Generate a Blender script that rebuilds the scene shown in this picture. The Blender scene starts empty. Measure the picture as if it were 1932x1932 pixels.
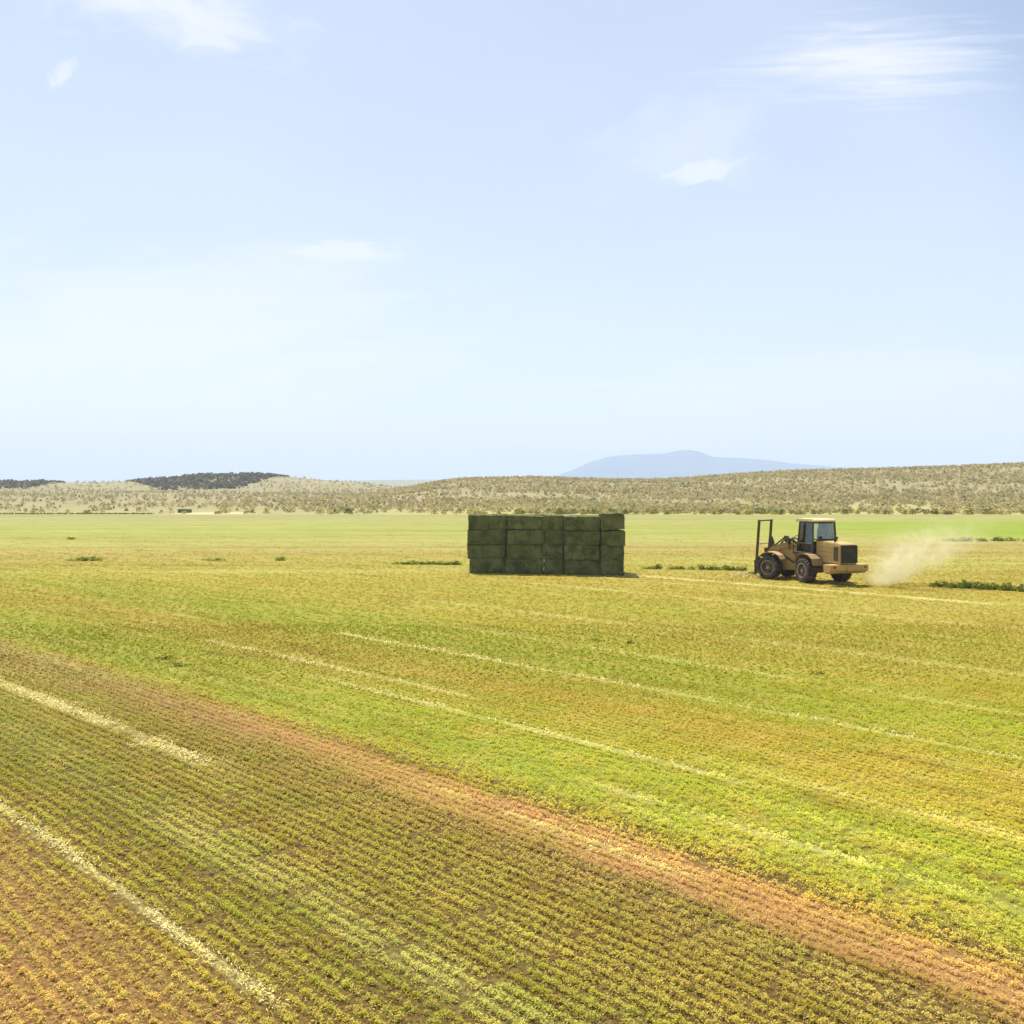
import bpy, bmesh, math, random
import numpy as np
from mathutils import Vector, Matrix

R = math.radians
rng = np.random.default_rng(7)
random.seed(7)
sc = bpy.context.scene
C = sc.collection

# ------------------------------------------------------------------ camera
cam_d = bpy.data.cameras.new('camera')
cam = bpy.data.objects.new('camera', cam_d)
C.objects.link(cam)
cam.location = (0, 0, 5.3)
cam.rotation_euler = (R(90), 0, 0)
cam_d.sensor_width = 36
cam_d.lens = 36 * 1937 / 1932
cam_d.shift_y = -56 / 1932
cam_d.clip_end = 40000
cam_d.clip_start = 0.1
sc.camera = cam

# ------------------------------------------------------------------ light
SUN_EL = R(64)
SUN_AZ = math.atan2(0.87, -0.42)             # direction in x,y towards the sun: behind the stack, to the left
sd = Vector((math.cos(SUN_EL) * math.cos(SUN_AZ), math.cos(SUN_EL) * math.sin(SUN_AZ), math.sin(SUN_EL)))
sun_d = bpy.data.lights.new('sun', 'SUN')
sun_d.energy = 5.0
sun_d.angle = R(0.5)
sun_d.color = (1.0, 0.95, 0.86)
sun = bpy.data.objects.new('sun', sun_d)
C.objects.link(sun)
sun.rotation_euler = sd.to_track_quat('Z', 'Y').to_euler()
sun.location = (0, 0, 60)

vs = sc.view_settings
vs.view_transform = 'Standard'
vs.look = 'None'
vs.exposure = 0.7
vs.gamma = 1
try:
    sc.cycles.max_bounces = 6
    sc.cycles.diffuse_bounces = 3
    sc.cycles.transmission_bounces = 4
    sc.cycles.transparent_max_bounces = 8
    sc.cycles.volume_bounces = 1
    sc.cycles.caustics_reflective = False
    sc.cycles.caustics_refractive = False
except Exception:
    pass


class NT:
    """small node tree writer"""
    def __init__(s, tree):
        s.t = tree
        s.t.nodes.clear()
        s.n = s.t.nodes

    def N(s, typ, **kw):
        n = s.n.new(typ)
        for k, v in kw.items():
            if k.startswith('i_'):
                n.inputs[k[2:].replace('_', ' ')].default_value = v
            else:
                setattr(n, k, v)
        return n

    def L(s, a, b):
        s.t.links.new(a, b)

    def put(s, sock, v):
        if hasattr(v, 'is_linked') or isinstance(v, bpy.types.NodeSocket):
            s.L(v, sock)
        else:
            sock.default_value = v

    def M(s, op, a, b=0.0, c=None, clamp=False):
        n = s.n.new('ShaderNodeMath')
        n.operation = op
        n.use_clamp = clamp
        s.put(n.inputs[0], a)
        if op not in ('SINE', 'ABSOLUTE', 'SQRT', 'FRACT', 'COSINE'):
            s.put(n.inputs[1], b)
        if c is not None:
            s.put(n.inputs[2], c)
        return n.outputs[0]

    def smooth(s, v, a, b, lo=0.0, hi=1.0):
        n = s.n.new('ShaderNodeMapRange')
        n.interpolation_type = 'SMOOTHSTEP'
        s.put(n.inputs['Value'], v)
        n.inputs['From Min'].default_value = a
        n.inputs['From Max'].default_value = b
        n.inputs['To Min'].default_value = lo
        n.inputs['To Max'].default_value = hi
        return n.outputs[0]

    def mix(s, f, a, b, mode='MIX'):
        n = s.n.new('ShaderNodeMix')
        n.data_type = 'RGBA'
        n.blend_type = mode
        s.put(n.inputs[0], f)
        s.put(n.inputs[6], a if not isinstance(a, tuple) else (*a[:3], 1))
        s.put(n.inputs[7], b if not isinstance(b, tuple) else (*b[:3], 1))
        return n.outputs[2]

    def noise(s, vec, scale, detail=3.0, rough=0.6, dist=0.0, out='Fac'):
        n = s.n.new('ShaderNodeTexNoise')
        n.inputs['Scale'].default_value = scale
        n.inputs['Detail'].default_value = detail
        n.inputs['Roughness'].default_value = rough
        n.inputs['Distortion'].default_value = dist
        if vec is not None:
            s.L(vec, n.inputs['Vector'])
        return n.outputs[out]

    def xyz(s, x, y, z=0.0):
        n = s.n.new('ShaderNodeCombineXYZ')
        for i, v in enumerate((x, y, z)):
            s.put(n.inputs[i], v)
        return n.outputs[0]

    def ramp(s, fac, stops, interp='LINEAR'):
        n = s.n.new('ShaderNodeValToRGB')
        cr = n.color_ramp
        cr.interpolation = interp
        while len(cr.elements) > 1:
            cr.elements.remove(cr.elements[0])
        cr.elements[0].position = stops[0][0]
        cr.elements[0].color = (*stops[0][1], 1)
        for p, c in stops[1:]:
            e = cr.elements.new(p)
            e.color = (*c, 1)
        s.put(n.inputs[0], fac)
        return n.outputs[0]


def lin(r, g, b, k=1.0):
    def f(v):
        v /= 255
        return (v / 12.92 if v <= .04045 else ((v + .055) / 1.055) ** 2.4) * k
    return (f(r), f(g), f(b))


# ------------------------------------------------------------------ sky
world = bpy.data.worlds.new('World')
sc.world = world
world.use_nodes = True
w = NT(world.node_tree)
sky = w.N('ShaderNodeTexSky', sky_type='NISHITA')
sky.sun_disc = False
sky.sun_elevation = SUN_EL
sky.sun_rotation = math.atan2(sd.x, sd.y)
sky.air_density = 1.0
sky.dust_density = 1.0
sky.ozone_density = 1.5
tc = w.N('ShaderNodeTexCoord')
sep = w.N('ShaderNodeSeparateXYZ')
w.L(tc.outputs['Generated'], sep.inputs[0])
ysafe = w.M('MAXIMUM', sep.outputs[1], 0.02)
az = w.M('DIVIDE', sep.outputs[0], ysafe)       # tangent of the azimuth
el = w.M('DIVIDE', sep.outputs[2], ysafe)       # tangent of the elevation
ahead = w.smooth(sep.outputs[1], 0.05, 0.3)


def cloud(cx, cy, rx, ry, tilt, sx, sy, lo, hi, seed, strength):
    """thin cloud: centre and radii as tangents, tilt of its streaks, noise scale across and along"""
    dx = w.M('SUBTRACT', az, cx)
    dy = w.M('SUBTRACT', el, cy)
    c_, s_ = math.cos(tilt), math.sin(tilt)
    u = w.M('ADD', w.M('MULTIPLY', dx, c_), w.M('MULTIPLY', dy, s_))
    v = w.M('SUBTRACT', w.M('MULTIPLY', dy, c_), w.M('MULTIPLY', dx, s_))
    d = w.M('SQRT', w.M('ADD', w.M('POWER', w.M('ABSOLUTE', w.M('DIVIDE', u, rx)), 2.0),
                        w.M('POWER', w.M('ABSOLUTE', w.M('DIVIDE', v, ry)), 2.0)))
    nz = w.noise(w.xyz(w.M('MULTIPLY', u, sx), w.M('MULTIPLY', v, sy), seed), 1.0, 5, 0.6, 0.6)
    body = w.M('SUBTRACT', w.M('ADD', w.M('MULTIPLY', nz, 1.1), 0.28), w.M('MULTIPLY', d, 0.55))
    m = w.smooth(body, lo, hi)
    return w.M('MULTIPLY', m, strength)


def px(u, v):
    return ((u - 966) / 1937, (910 - v) / 1937)


clouds = [
    cloud(*px(320, 15), .150, .040, -.22, 14, 34, .20, .80, 1.3, .6),
    cloud(*px(390, 45), .045, .03, -.1, 22, 30, .22, .60, 5.3, .5),
    cloud(*px(115, 138), .026, .014, .9, 60, 90, .30, .80, 2.3, .45),
    cloud(*px(1650, 118), .150, .044, .04, 9, 120, .20, .95, 3.1, .72),
    cloud(*px(1335, 318), .045, .014, .22, 26, 70, .24, .55, 4.7, .5),
    cloud(*px(650, 474), .070, .013, -.03, 18, 90, .24, .55, 6.1, .45),
    cloud(*px(260, 640), .34, .10, .03, 6, 22, .10, .75, 7.7, .42),
    cloud(*px(680, 690), .14, .02, .02, 10, 60, .2, .6, 8.8, .22),
    cloud(*px(1620, 715), .30, .03, .04, 7, 50, .2, .6, 9.4, .2),
    cloud(*px(1300, 270), .09, .05, .3, 12, 24, .2, .7, 11.4, .22),
]
mask = clouds[0]
for c_ in clouds[1:]:
    mask = w.M('MAXIMUM', mask, c_)
mask = w.M('MULTIPLY', mask, ahead)
# a thin even veil of high cloud, thickening towards the horizon
veil_n = w.noise(w.xyz(w.M('MULTIPLY', az, 3.0), w.M('MULTIPLY', el, 9.0), 0.5), 1.0, 3, .5)
veil = w.M('ADD', w.smooth(sep.outputs[2], 0.5, 0.0, 0.46, 0.65), w.M('MULTIPLY', w.M('SUBTRACT', veil_n, 0.5), 0.18))
corner = w.M('MULTIPLY', w.smooth(w.M('ADD', az, w.M('MULTIPLY', el, 0.9)), .68, .95, 0.0, 0.30), ahead)
veil = w.M('MAXIMUM', w.M('SUBTRACT', veil, corner), 0.0)
SKY_S = 0.086
VEIL = (6.45, 7.14, 8.25)
CLOUD = (7.55, 7.6, 8.3)
skyc = w.mix(veil, sky.outputs[0], VEIL)
skyc = w.mix(mask, skyc, CLOUD)
bg = w.N('ShaderNodeBackground')
bg.inputs['Strength'].default_value = SKY_S
w.L(skyc, bg.inputs['Color'])
wo = w.N('ShaderNodeOutputWorld')
w.L(bg.outputs[0], wo.inputs['Surface'])


# ------------------------------------------------------------------ object helpers
def tag(o, label=None, cat=None, group=None, kind=None):
    if label: o['label'] = label
    if cat: o['category'] = cat
    if group: o['group'] = group
    if kind: o['kind'] = kind
    return o


def link(name, me, mat=None, parent=None):
    o = bpy.data.objects.new(name, me)
    C.objects.link(o)
    if mat is not None:
        me.materials.append(mat)
    if parent is not None:
        o.parent = parent
    return o


def empty(name, loc=(0, 0, 0), rz=0.0):
    o = bpy.data.objects.new(name, None)
    o.empty_display_size = 0.3
    C.objects.link(o)
    o.location = loc
    o.rotation_euler = (0, 0, rz)
    return o


def np_mesh(name, V, F, nper=4, smooth=False):
    me = bpy.data.meshes.new(name)
    nv, nf = len(V), len(F)
    me.vertices.add(nv)
    me.vertices.foreach_set('co', np.asarray(V, dtype=np.float32).ravel())
    me.loops.add(nf * nper)
    me.loops.foreach_set('vertex_index', np.asarray(F, dtype=np.int32).ravel())
    me.polygons.add(nf)
    me.polygons.foreach_set('loop_start', np.arange(0, nf * nper, nper, dtype=np.int32))
    try:
        me.polygons.foreach_set('loop_total', np.full(nf, nper, dtype=np.int32))
    except Exception:
        pass
    me.polygons.foreach_set('use_smooth', np.full(nf, smooth, dtype=bool))
    me.update()
    me.validate()
    return me


# ------------------------------------------------------------------ field coordinates
EA = R(-46.5)
EX, EY = math.cos(EA), math.sin(EA)          # along the rows
NX, NY = -EY, EX                             # across the rows
KC = 0.0015                                  # the rows bend slightly (round field)


def st(x, y):
    s = x * EX + y * EY
    t = x * NX + y * NY + KC * (s + 15) ** 2
    return s, t


def inv_st(s, t):
    q = t - KC * (s + 15) ** 2
    return s * EX + q * NX, s * EY + q * NY


def field_nodes(m):
    """colour of the crop at a place of the field, shared by the ground and by what grows on it"""
    geo = m.N('ShaderNodeNewGeometry')
    sp = m.N('ShaderNodeSeparateXYZ')
    m.L(geo.outputs['Position'], sp.inputs[0])
    x, y = sp.outputs[0], sp.outputs[1]
    s = m.M('ADD', m.M('MULTIPLY', x, EX), m.M('MULTIPLY', y, EY))
    t0 = m.M('ADD', m.M('MULTIPLY', x, NX), m.M('MULTIPLY', y, NY))
    t0 = m.M('ADD', t0, m.M('MULTIPLY', m.M('POWER', m.M('ABSOLUTE', m.M('ADD', s, 15.0)), 2.0), KC))
    flat = m.xyz(x, y, 0.0)
    streak = m.noise(m.xyz(m.M('MULTIPLY', s, 0.10), m.M('MULTIPLY', t0, 0.9), 0.0), 1.0, 4, 0.6)
    fine = m.noise(m.xyz(m.M('MULTIPLY', s, 0.7), m.M('MULTIPLY', t0, 3.2), 3.0), 1.0, 3, 0.6)
    wob = m.noise(flat, 0.35, 3, 0.6)
    t = m.M('ADD', t0, m.M('MULTIPLY', m.M('SUBTRACT', wob, 0.5), 0.9))
    t = m.M('ADD', t, m.M('MULTIPLY', m.M('SUBTRACT', fine, 0.5), 0.7))
    T = lambda v: v / 48.0
    K = .50
    stops = [
        (1.5, lin(204, 168, 112)), (3.6, lin(204, 172, 112)), (4.6, lin(198, 176, 98)), (5.2, lin(180, 168, 76)),
        (6.0, lin(170, 162, 70)), (6.6, lin(162, 162, 72)), (7.2, lin(170, 172, 92)), (8.2, lin(174, 166, 76)),
        (9.4, lin(178, 164, 82)), (10.3, lin(192, 168, 104)), (10.95, lin(200, 162, 122)), (11.5, lin(202, 162, 116)), (11.9, lin(188, 166, 84)),
        (12.2, lin(180, 172, 66)), (12.8, lin(166, 172, 66)), (13.6, lin(168, 172, 68)), (14.9, lin(176, 178, 66)),
        (16.0, lin(178, 170, 66)), (17.4, lin(186, 168, 72)), (18.6, lin(186, 164, 68)), (19.8, lin(178, 168, 62)),
        (21.5, lin(170, 174, 60)), (24.0, lin(178, 178, 62)), (26.5, lin(192, 178, 68)), (30.0, lin(196, 180, 78)),
        (34.0, lin(190, 180, 66)), (38.0, lin(202, 182, 82)), (47.0, lin(206, 186, 86))]
    cT = m.ramp(m.M('DIVIDE', t, 48.0), [(T(a), tuple(v * K for v in c)) for a, c in stops])
    cT = m.mix(m.M('MULTIPLY', m.smooth(s, -18.0, -30.0), m.M('MULTIPLY', m.smooth(m.M('ABSOLUTE', m.M('SUBTRACT', t, 11.2)), 1.0, .4), .6)), cT, tuple(v * K for v in lin(176, 158, 84)))
    # the far part of the field runs in bands across the view
    yw = m.M('ADD', y, m.M('MULTIPLY', m.M('SUBTRACT', m.noise(m.xyz(m.M('MULTIPLY', x, .02), m.M('MULTIPLY', y, .08), 0.0), 1.0, 3, .6), .5), 16.0))
    yw = m.M('ADD', yw, m.M('MULTIPLY', x, -0.10))
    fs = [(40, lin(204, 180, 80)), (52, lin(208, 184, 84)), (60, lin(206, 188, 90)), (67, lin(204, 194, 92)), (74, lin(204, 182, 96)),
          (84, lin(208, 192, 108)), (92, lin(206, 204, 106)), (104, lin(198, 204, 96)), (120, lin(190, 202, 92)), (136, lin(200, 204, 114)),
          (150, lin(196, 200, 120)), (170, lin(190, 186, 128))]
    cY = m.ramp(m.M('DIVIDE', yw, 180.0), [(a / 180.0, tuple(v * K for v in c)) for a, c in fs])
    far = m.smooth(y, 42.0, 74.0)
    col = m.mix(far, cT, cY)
    bands = m.noise(m.xyz(m.M('MULTIPLY', x, .018), m.M('MULTIPLY', y, .22), 7.0), 1.0, 4, .65)
    col = m.mix(m.M('MULTIPLY', m.smooth(bands, .52, .68), m.M('MULTIPLY', m.smooth(y, 34.0, 60.0), .85)), col, lin(192, 160, 78, .45))
    col = m.mix(m.M('MULTIPLY', m.smooth(bands, .46, .32), m.M('MULTIPLY', m.smooth(y, 34.0, 60.0), .7)), col, lin(220, 214, 130, .54))
    # fresh growth on the right far side
    rg = m.M('MULTIPLY', m.smooth(x, 22.0, 52.0), m.smooth(y, 92.0, 104.0))
    rg = m.M('MULTIPLY', rg, m.smooth(y, 150.0, 128.0))
    col = m.mix(m.M('MULTIPLY', rg, .8), col, tuple(v * K for v in lin(160, 198, 30)))
    # stretched streaks, greener and browner
    sg = m.smooth(streak, 0.50, 0.66)
    sb = m.smooth(streak, 0.50, 0.34)
    col = m.mix(m.M('MULTIPLY', sg, 0.38), col, lin(160, 168, 60, .53))
    col = m.mix(m.M('MULTIPLY', sb, 0.38), col, lin(190, 168, 84, .55))
    rake = m.noise(m.xyz(m.M('MULTIPLY', s, 0.16), m.M('MULTIPLY', t0, 2.3), 11.0), 1.0, 4, 0.7)
    col = m.mix(m.smooth(rake, .52, .70, 0, .5), col, lin(214, 200, 120, .55))
    col = m.mix(m.smooth(rake, .49, .34, 0, .7), col, lin(158, 136, 48, .46))
    patch = m.noise(flat, 0.9, 3, 0.6)
    col = m.mix(m.smooth(patch, .5, .72, 0, .45), col, lin(158, 172, 56, .55))
    col = m.mix(m.smooth(patch, .48, .30, 0, .35), col, lin(206, 176, 98, .55))
    # pale dry lines left by the wheels and the rake



    def line(tc_, wd, s0, s1, a, seed):
        dd = m.M('ABSOLUTE', m.M('SUBTRACT', m.M('ADD', t0, m.M('MULTIPLY', m.M('SUBTRACT', fine, .5), .25)), tc_))
        q = m.smooth(dd, wd, wd * .25)
        br = m.noise(m.xyz(m.M('MULTIPLY', s, .55), m.M('MULTIPLY', t0, .5), seed), 1.0, 3, .7)
        q = m.M('MULTIPLY', q, m.smooth(br, .32, .56))
        q = m.M('MULTIPLY', q, m.smooth(s, s0 - 1.5, s0 + 1.5))
        q = m.M('MULTIPLY', q, m.smooth(s, s1 + 1.5, s1 - 1.5))
        return m.M('MULTIPLY', q, a)
    ls = [line(5.46, .15, -22, -9, .8, 1), line(9.10, .34, -40, -17, .95, 2), line(20.6, .16, -30, -5, .6, 3),
          line(15.4, .2, -24, -10, .55, 4), line(16.1, .3, -11, 0, .4, 14), line(16.6, .22, -32, -19, .6, 5), line(45.8, .6, -50, -18, .75, 6), line(43.6, .3, -50, -22, .5, 16),
          line(11.2, .25, -14, -8, .7, 7), line(7.1, .5, -16, -7, .30, 8), line(38.5, .35, -40, -14, .5, 9),
          line(29.5, .4, -36, -10, .4, 10), line(13.4, .2, -12, -3, .45, 11), line(24.5, .3, -30, -8, .35, 12)]
    pale = ls[0]
    for q in ls[1:]:
        pale = m.M('MAXIMUM', pale, q)
    col = m.mix(m.M('MULTIPLY', pale, .8), col, lin(222, 210, 150, .68))
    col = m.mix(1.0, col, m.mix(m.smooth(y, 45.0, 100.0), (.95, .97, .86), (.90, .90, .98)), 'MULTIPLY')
    return col, pale, flat, s, t0, y


def mat_new(name):
    m = bpy.data.materials.new(name)
    m.use_nodes = True
    return m, NT(m.node_tree)


def finish(n, shader, disp=None, vol=None):
    o = n.N('ShaderNodeOutputMaterial')
    if shader is not None:
        n.L(shader, o.inputs['Surface'])
    if vol is not None:
        n.L(vol, o.inputs['Volume'])


def principled(n, col, rough=0.8, metal=0.0, bump=None, spec=0.3, **kw):
    p = n.N('ShaderNodeBsdfPrincipled')
    n.put(p.inputs['Base Color'], (*col[:3], 1) if isinstance(col, tuple) else col)
    n.put(p.inputs['Roughness'], rough)
    p.inputs['Metallic'].default_value = metal
    p.inputs['Specular IOR Level'].default_value = spec
    if bump is not None:
        n.L(bump, p.inputs['Normal'])
    for k, v in kw.items():
        p.inputs[k.replace('_', ' ')].default_value = v
    return p.outputs[0]


def bump(n, h, strength, dist):
    b = n.N('ShaderNodeBump')
    b.inputs['Strength'].default_value = strength
    b.inputs['Distance'].default_value = dist
    n.L(h, b.inputs['Height'])
    return b.outputs[0]


# field soil: brown earth and litter close by, closed stubble farther out
FIELD, n = mat_new('field_ground')
col, pale, flat, s_, t_, y_ = field_nodes(n)
lit = n.noise(flat, 14.0, 4, .7)
soil = n.mix(n.smooth(lit, .36, .62), n.mix(n.smooth(t_, 6.0, 4.2), lin(52, 36, 16), lin(72, 46, 22)), n.mix(n.smooth(t_, 6.0, 4.2), lin(104, 82, 44), lin(136, 102, 62)))  # earth colours darkened to stand in for shade between the rows
strip = n.M('MULTIPLY', n.smooth(s_, -27.0, -17.0, .25, 1.0), n.smooth(n.M('ABSOLUTE', n.M('SUBTRACT', n.M('ADD', t_, n.M('MULTIPLY', n.M('SUBTRACT', n.noise(flat, .8, 4, .7), .5), 1.1)), 11.25)), .70, .35))
strip = n.M('MULTIPLY', strip, n.smooth(lit, .25, .5))
soil = n.mix(n.M('MULTIPLY', strip, .8), soil, lin(152, 112, 70))
cover = n.smooth(n.M('ADD', n.noise(flat, 5.0, 3, .6), n.M('ADD', n.M('MULTIPLY', n.smooth(y_, 14.0, 34.0), 0.55), n.M('MULTIPLY', n.smooth(t_, 11.8, 13.0), 0.35))), .55, .95)
g = n.mix(cover, soil, col)
g = n.mix(n.M('MULTIPLY', n.M('MULTIPLY', pale, n.smooth(lit, .3, .6)), .8), g, col)
grain = n.noise(flat, 3.0, 6, .75)
g = n.mix(n.smooth(grain, .40, .62, .0, .28), g, n.mix(.5, col, lin(96, 90, 34)))
finish(n, principled(n, g, .95, bump=bump(n, n.noise(flat, 9.0, 5, .7), .8, .05), spec=.1))

# leaves and stubble
CROP, n = mat_new('crop_leaves')
col, pale, flat, s_, t_, y_ = field_nodes(n)
at = n.N('ShaderNodeAttribute')
at.attribute_name = 'tone'
tone = at.outputs['Fac']
col = n.mix(1.0, col, n.xyz(n.smooth(y_, 11.0, 34.0, 3.3, 1.62), n.smooth(y_, 11.0, 34.0, 3.2, 1.6), n.smooth(y_, 11.0, 34.0, 2.8, 1.5)), 'MULTIPLY')  # nearer leaves brightened in colour to offset the tufts' self-shadowing
c = n.mix(n.smooth(tone, .55, 1.0, 0, .55), col, lin(230, 218, 130, 1.0))
c = n.mix(n.smooth(tone, .45, .0, 0, .50), c, n.mix(.5, col, lin(138, 148, 40)))
c = n.mix(n.M('MULTIPLY', n.smooth(n.M('SUBTRACT', t_, 12.0), 0.0, -1.2), .22), c, lin(96, 92, 40))
dif = n.N('ShaderNodeBsdfDiffuse')
tr = n.N('ShaderNodeBsdfTranslucent')
n.L(c, dif.inputs[0])
n.L(c, tr.inputs[0])
mx = n.N('ShaderNodeMixShader')
mx.inputs[0].default_value = .45
n.L(dif.outputs[0], mx.inputs[1])
n.L(tr.outputs[0], mx.inputs[2])
finish(n, mx.outputs[0])


def leafy(name, dark, light, third=None, trans=.35, sc_=.4):
    m, n = mat_new(name)
    geo = n.N('ShaderNodeNewGeometry')
    a = n.N('ShaderNodeAttribute')
    a.attribute_name = 'tone'
    c = n.mix(n.smooth(a.outputs['Fac'], .1, .9), dark, light)
    if third:
        c = n.mix(n.smooth(n.noise(geo.outputs['Position'], sc_, 3, .6), .45, .62), c, third)
    d = n.N('ShaderNodeBsdfDiffuse')
    t = n.N('ShaderNodeBsdfTranslucent')
    n.L(c, d.inputs[0])
    n.L(c, t.inputs[0])
    x = n.N('ShaderNodeMixShader')
    x.inputs[0].default_value = trans
    n.L(d.outputs[0], x.inputs[1])
    n.L(t.outputs[0], x.inputs[2])
    finish(n, x.outputs[0])
    return m


WEED = leafy('green_weed', lin(92, 104, 40), lin(160, 170, 76), None, .45)
SAGE = leafy('sagebrush_leaves', lin(146, 138, 94), lin(192, 182, 130), lin(194, 176, 130), .3, .12)
SAGE2 = leafy('sagebrush_bush_leaves', lin(100, 104, 48), lin(192, 190, 106), lin(204, 190, 114), .3, .3)
JUNI = leafy('juniper_needles', lin(104, 100, 72), lin(142, 132, 98), None, .15)
BARK, n = mat_new('bark')
finish(n, principled(n, lin(110, 92, 62), .9))

# rough land beyond the field
SCRUB, n = mat_new('scrub_ground')
geo = n.N('ShaderNodeNewGeometry')
sp = n.N('ShaderNodeSeparateXYZ')
n.L(geo.outputs['Position'], sp.inputs[0])
flat = n.xyz(sp.outputs[0], sp.outputs[1], 0.0)
a = n.noise(flat, .035, 5, .65)
b = n.noise(flat, .5, 5, .7)
c = n.mix(n.smooth(a, .35, .65), lin(128, 122, 90), lin(142, 132, 100))
c = n.mix(n.smooth(b, .48, .62, 0, .6), c, lin(120, 114, 72))
c = n.mix(n.smooth(b, .44, .3, 0, .5), c, lin(152, 138, 98))
near = n.M('MULTIPLY', n.smooth(sp.outputs[1], 260.0, 165.0), n.smooth(sp.outputs[0], -60.0, 20.0, .25, .8))
c = n.mix(n.M('MULTIPLY', near, .8), c, lin(160, 158, 84))
# bare pale dirt at the head of the field
ddx = n.M('DIVIDE', n.M('ADD', sp.outputs[0], 51.0), 9.0)
ddy = n.M('DIVIDE', n.M('SUBTRACT', sp.outputs[1], 176.0), 8.0)
dd = n.M('SQRT', n.M('ADD', n.M('MULTIPLY', ddx, ddx), n.M('MULTIPLY', ddy, ddy)))
c = n.mix(n.smooth(dd, 1.0, .4, 0, .7), c, lin(196, 178, 136))
finish(n, principled(n, c, .95, bump=bump(n, b, .6, .3), spec=.05))

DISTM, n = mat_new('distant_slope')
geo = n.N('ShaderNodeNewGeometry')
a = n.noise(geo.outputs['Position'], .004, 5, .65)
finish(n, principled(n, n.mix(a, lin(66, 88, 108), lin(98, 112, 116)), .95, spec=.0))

FARM, n = mat_new('far_plain')
finish(n, principled(n, n.mix(n.noise(None, .01, 4, .6), lin(118, 122, 104), lin(140, 138, 112)), .95, spec=.0))

# ------------------------------------------------------------------ terrain
RS = [(-400, 905), (700, 909.5), (800, 906), (900, 904.5), (1000, 902.5), (1080, 904.5), (1159, 906.5), (1230, 906.5), (1299, 903.5), (1379, 897.5),
      (1499, 890.6), (1639, 887.5), (1759, 883.5), (1932, 877.4), (2150, 868), (2500, 858)]
RX = np.array([(a - 966) / 1937 for a, b in RS])
RH = np.array([(910 - b) / 1937 for a, b in RS])
LS = [(-600, 906), (-200, 908), (0, 911.5), (200, 909.5), (300, 906.5), (345, 902.5), (375, 899), (430, 897.6), (505, 897), (550, 900), (610, 905.5), (690, 913), (800, 922), (2600, 922)]
LX = np.array([(a - 966) / 1937 for a, b in LS])
LH = np.array([(910 - b) / 1937 for a, b in LS])


def sstep(v, a, b):
    q = np.clip((v - a) / (b - a), 0, 1)
    return q * q * (3 - 2 * q)


def land(x, y):
    """height of the land beyond the field"""
    a = x / np.maximum(y, 1.0)
    z = np.zeros_like(x)
    # the long rise on the right, its crest about 430 m away
    crest = 5.3 + np.interp(a, RX, RH) * 430
    z1 = np.clip(crest, 0, None) * sstep(y, 175, 430) * (1 - .75 * sstep(y, 450, 620)) * sstep(a, -.16, -.04)
    # the low hill on the left, its crest about 690 m away
    crest2 = 5.3 + np.interp(a, LX, LH) * 690
    z2 = np.clip(crest2, 0, None) * sstep(y, 540, 690) * (1 - .8 * sstep(y, 710, 900)) * (1 - sstep(a, -.14, -.06))
    z = np.maximum(z1, z2)
    und = np.sin(x * .05 + y * .021) * np.sin(y * .037 - x * .013)
    z += und * .35 * sstep(y, 180, 300) * (1 - sstep(y, 395, 430) * sstep(a, -.16, -.04)) * (1 - sstep(y, 560, 640))
    z -= 3.0 * sstep(y, 900, 1500)
    return z


YE = np.concatenate([np.arange(150, 300, 5), np.arange(300, 900, 9), [920, 960, 1000, 1100, 1300, 1500, 2000, 3000, 5000, 9800]])
AE = np.linspace(-.95, .95, 260)
yy, aa = np.meshgrid(YE, AE, indexing='ij')
xx = aa * (yy + 20)
zz = land(xx, yy) - .02
V = np.stack([xx, yy, zz], -1).reshape(-1, 3)
nr, nc = xx.shape
idx = np.arange(nr * nc).reshape(nr, nc)
F = np.stack([idx[:-1, :-1], idx[:-1, 1:], idx[1:, 1:], idx[1:, :-1]], -1).reshape(-1, 4)
o = link('scrubland', np_mesh('scrubland', V, F, 4, True), SCRUB)
tag(o, 'dry tan scrubland rising gently to low hills beyond the field', kind='structure')

# plain under and around everything
G = 9900
o = link('plain', np_mesh('plain', [(-G, -G, -3.6), (G, -G, -3.6), (G, G, -3.6), (-G, G, -3.6)], [(0, 1, 2, 3)]), SCRUB)
tag(o, 'flat dry plain reaching the horizon', kind='structure')


def field_edge(x):
    return 166 + 3.0 * np.sin(x * .021 + 1) + 1.2 * np.sin(x * .13)


# the mown field, one sheet
ys = np.concatenate([np.linspace(-60, 0, 7), np.linspace(4, 60, 40), np.linspace(65, 155, 19)])
xs = np.linspace(-230, 230, 180)
gx, gy = np.meshgrid(xs, np.append(ys, 999.0))
gy = np.where(gy > 900, field_edge(gx), gy)
V = np.stack([gx, gy, np.zeros_like(gx)], -1).reshape(-1, 3)
nr, nc = gx.shape
idx = np.arange(nr * nc).reshape(nr, nc)
F = np.stack([idx[:-1, :-1], idx[:-1, 1:], idx[1:, 1:], idx[1:, :-1]], -1).reshape(-1, 4)
# raise the field sheet a little above the land sheet
V[:, 2] += .02
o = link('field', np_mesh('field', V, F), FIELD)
tag(o, 'mown hay field with straight stubble rows and pale dry lines', kind='structure')


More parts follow.
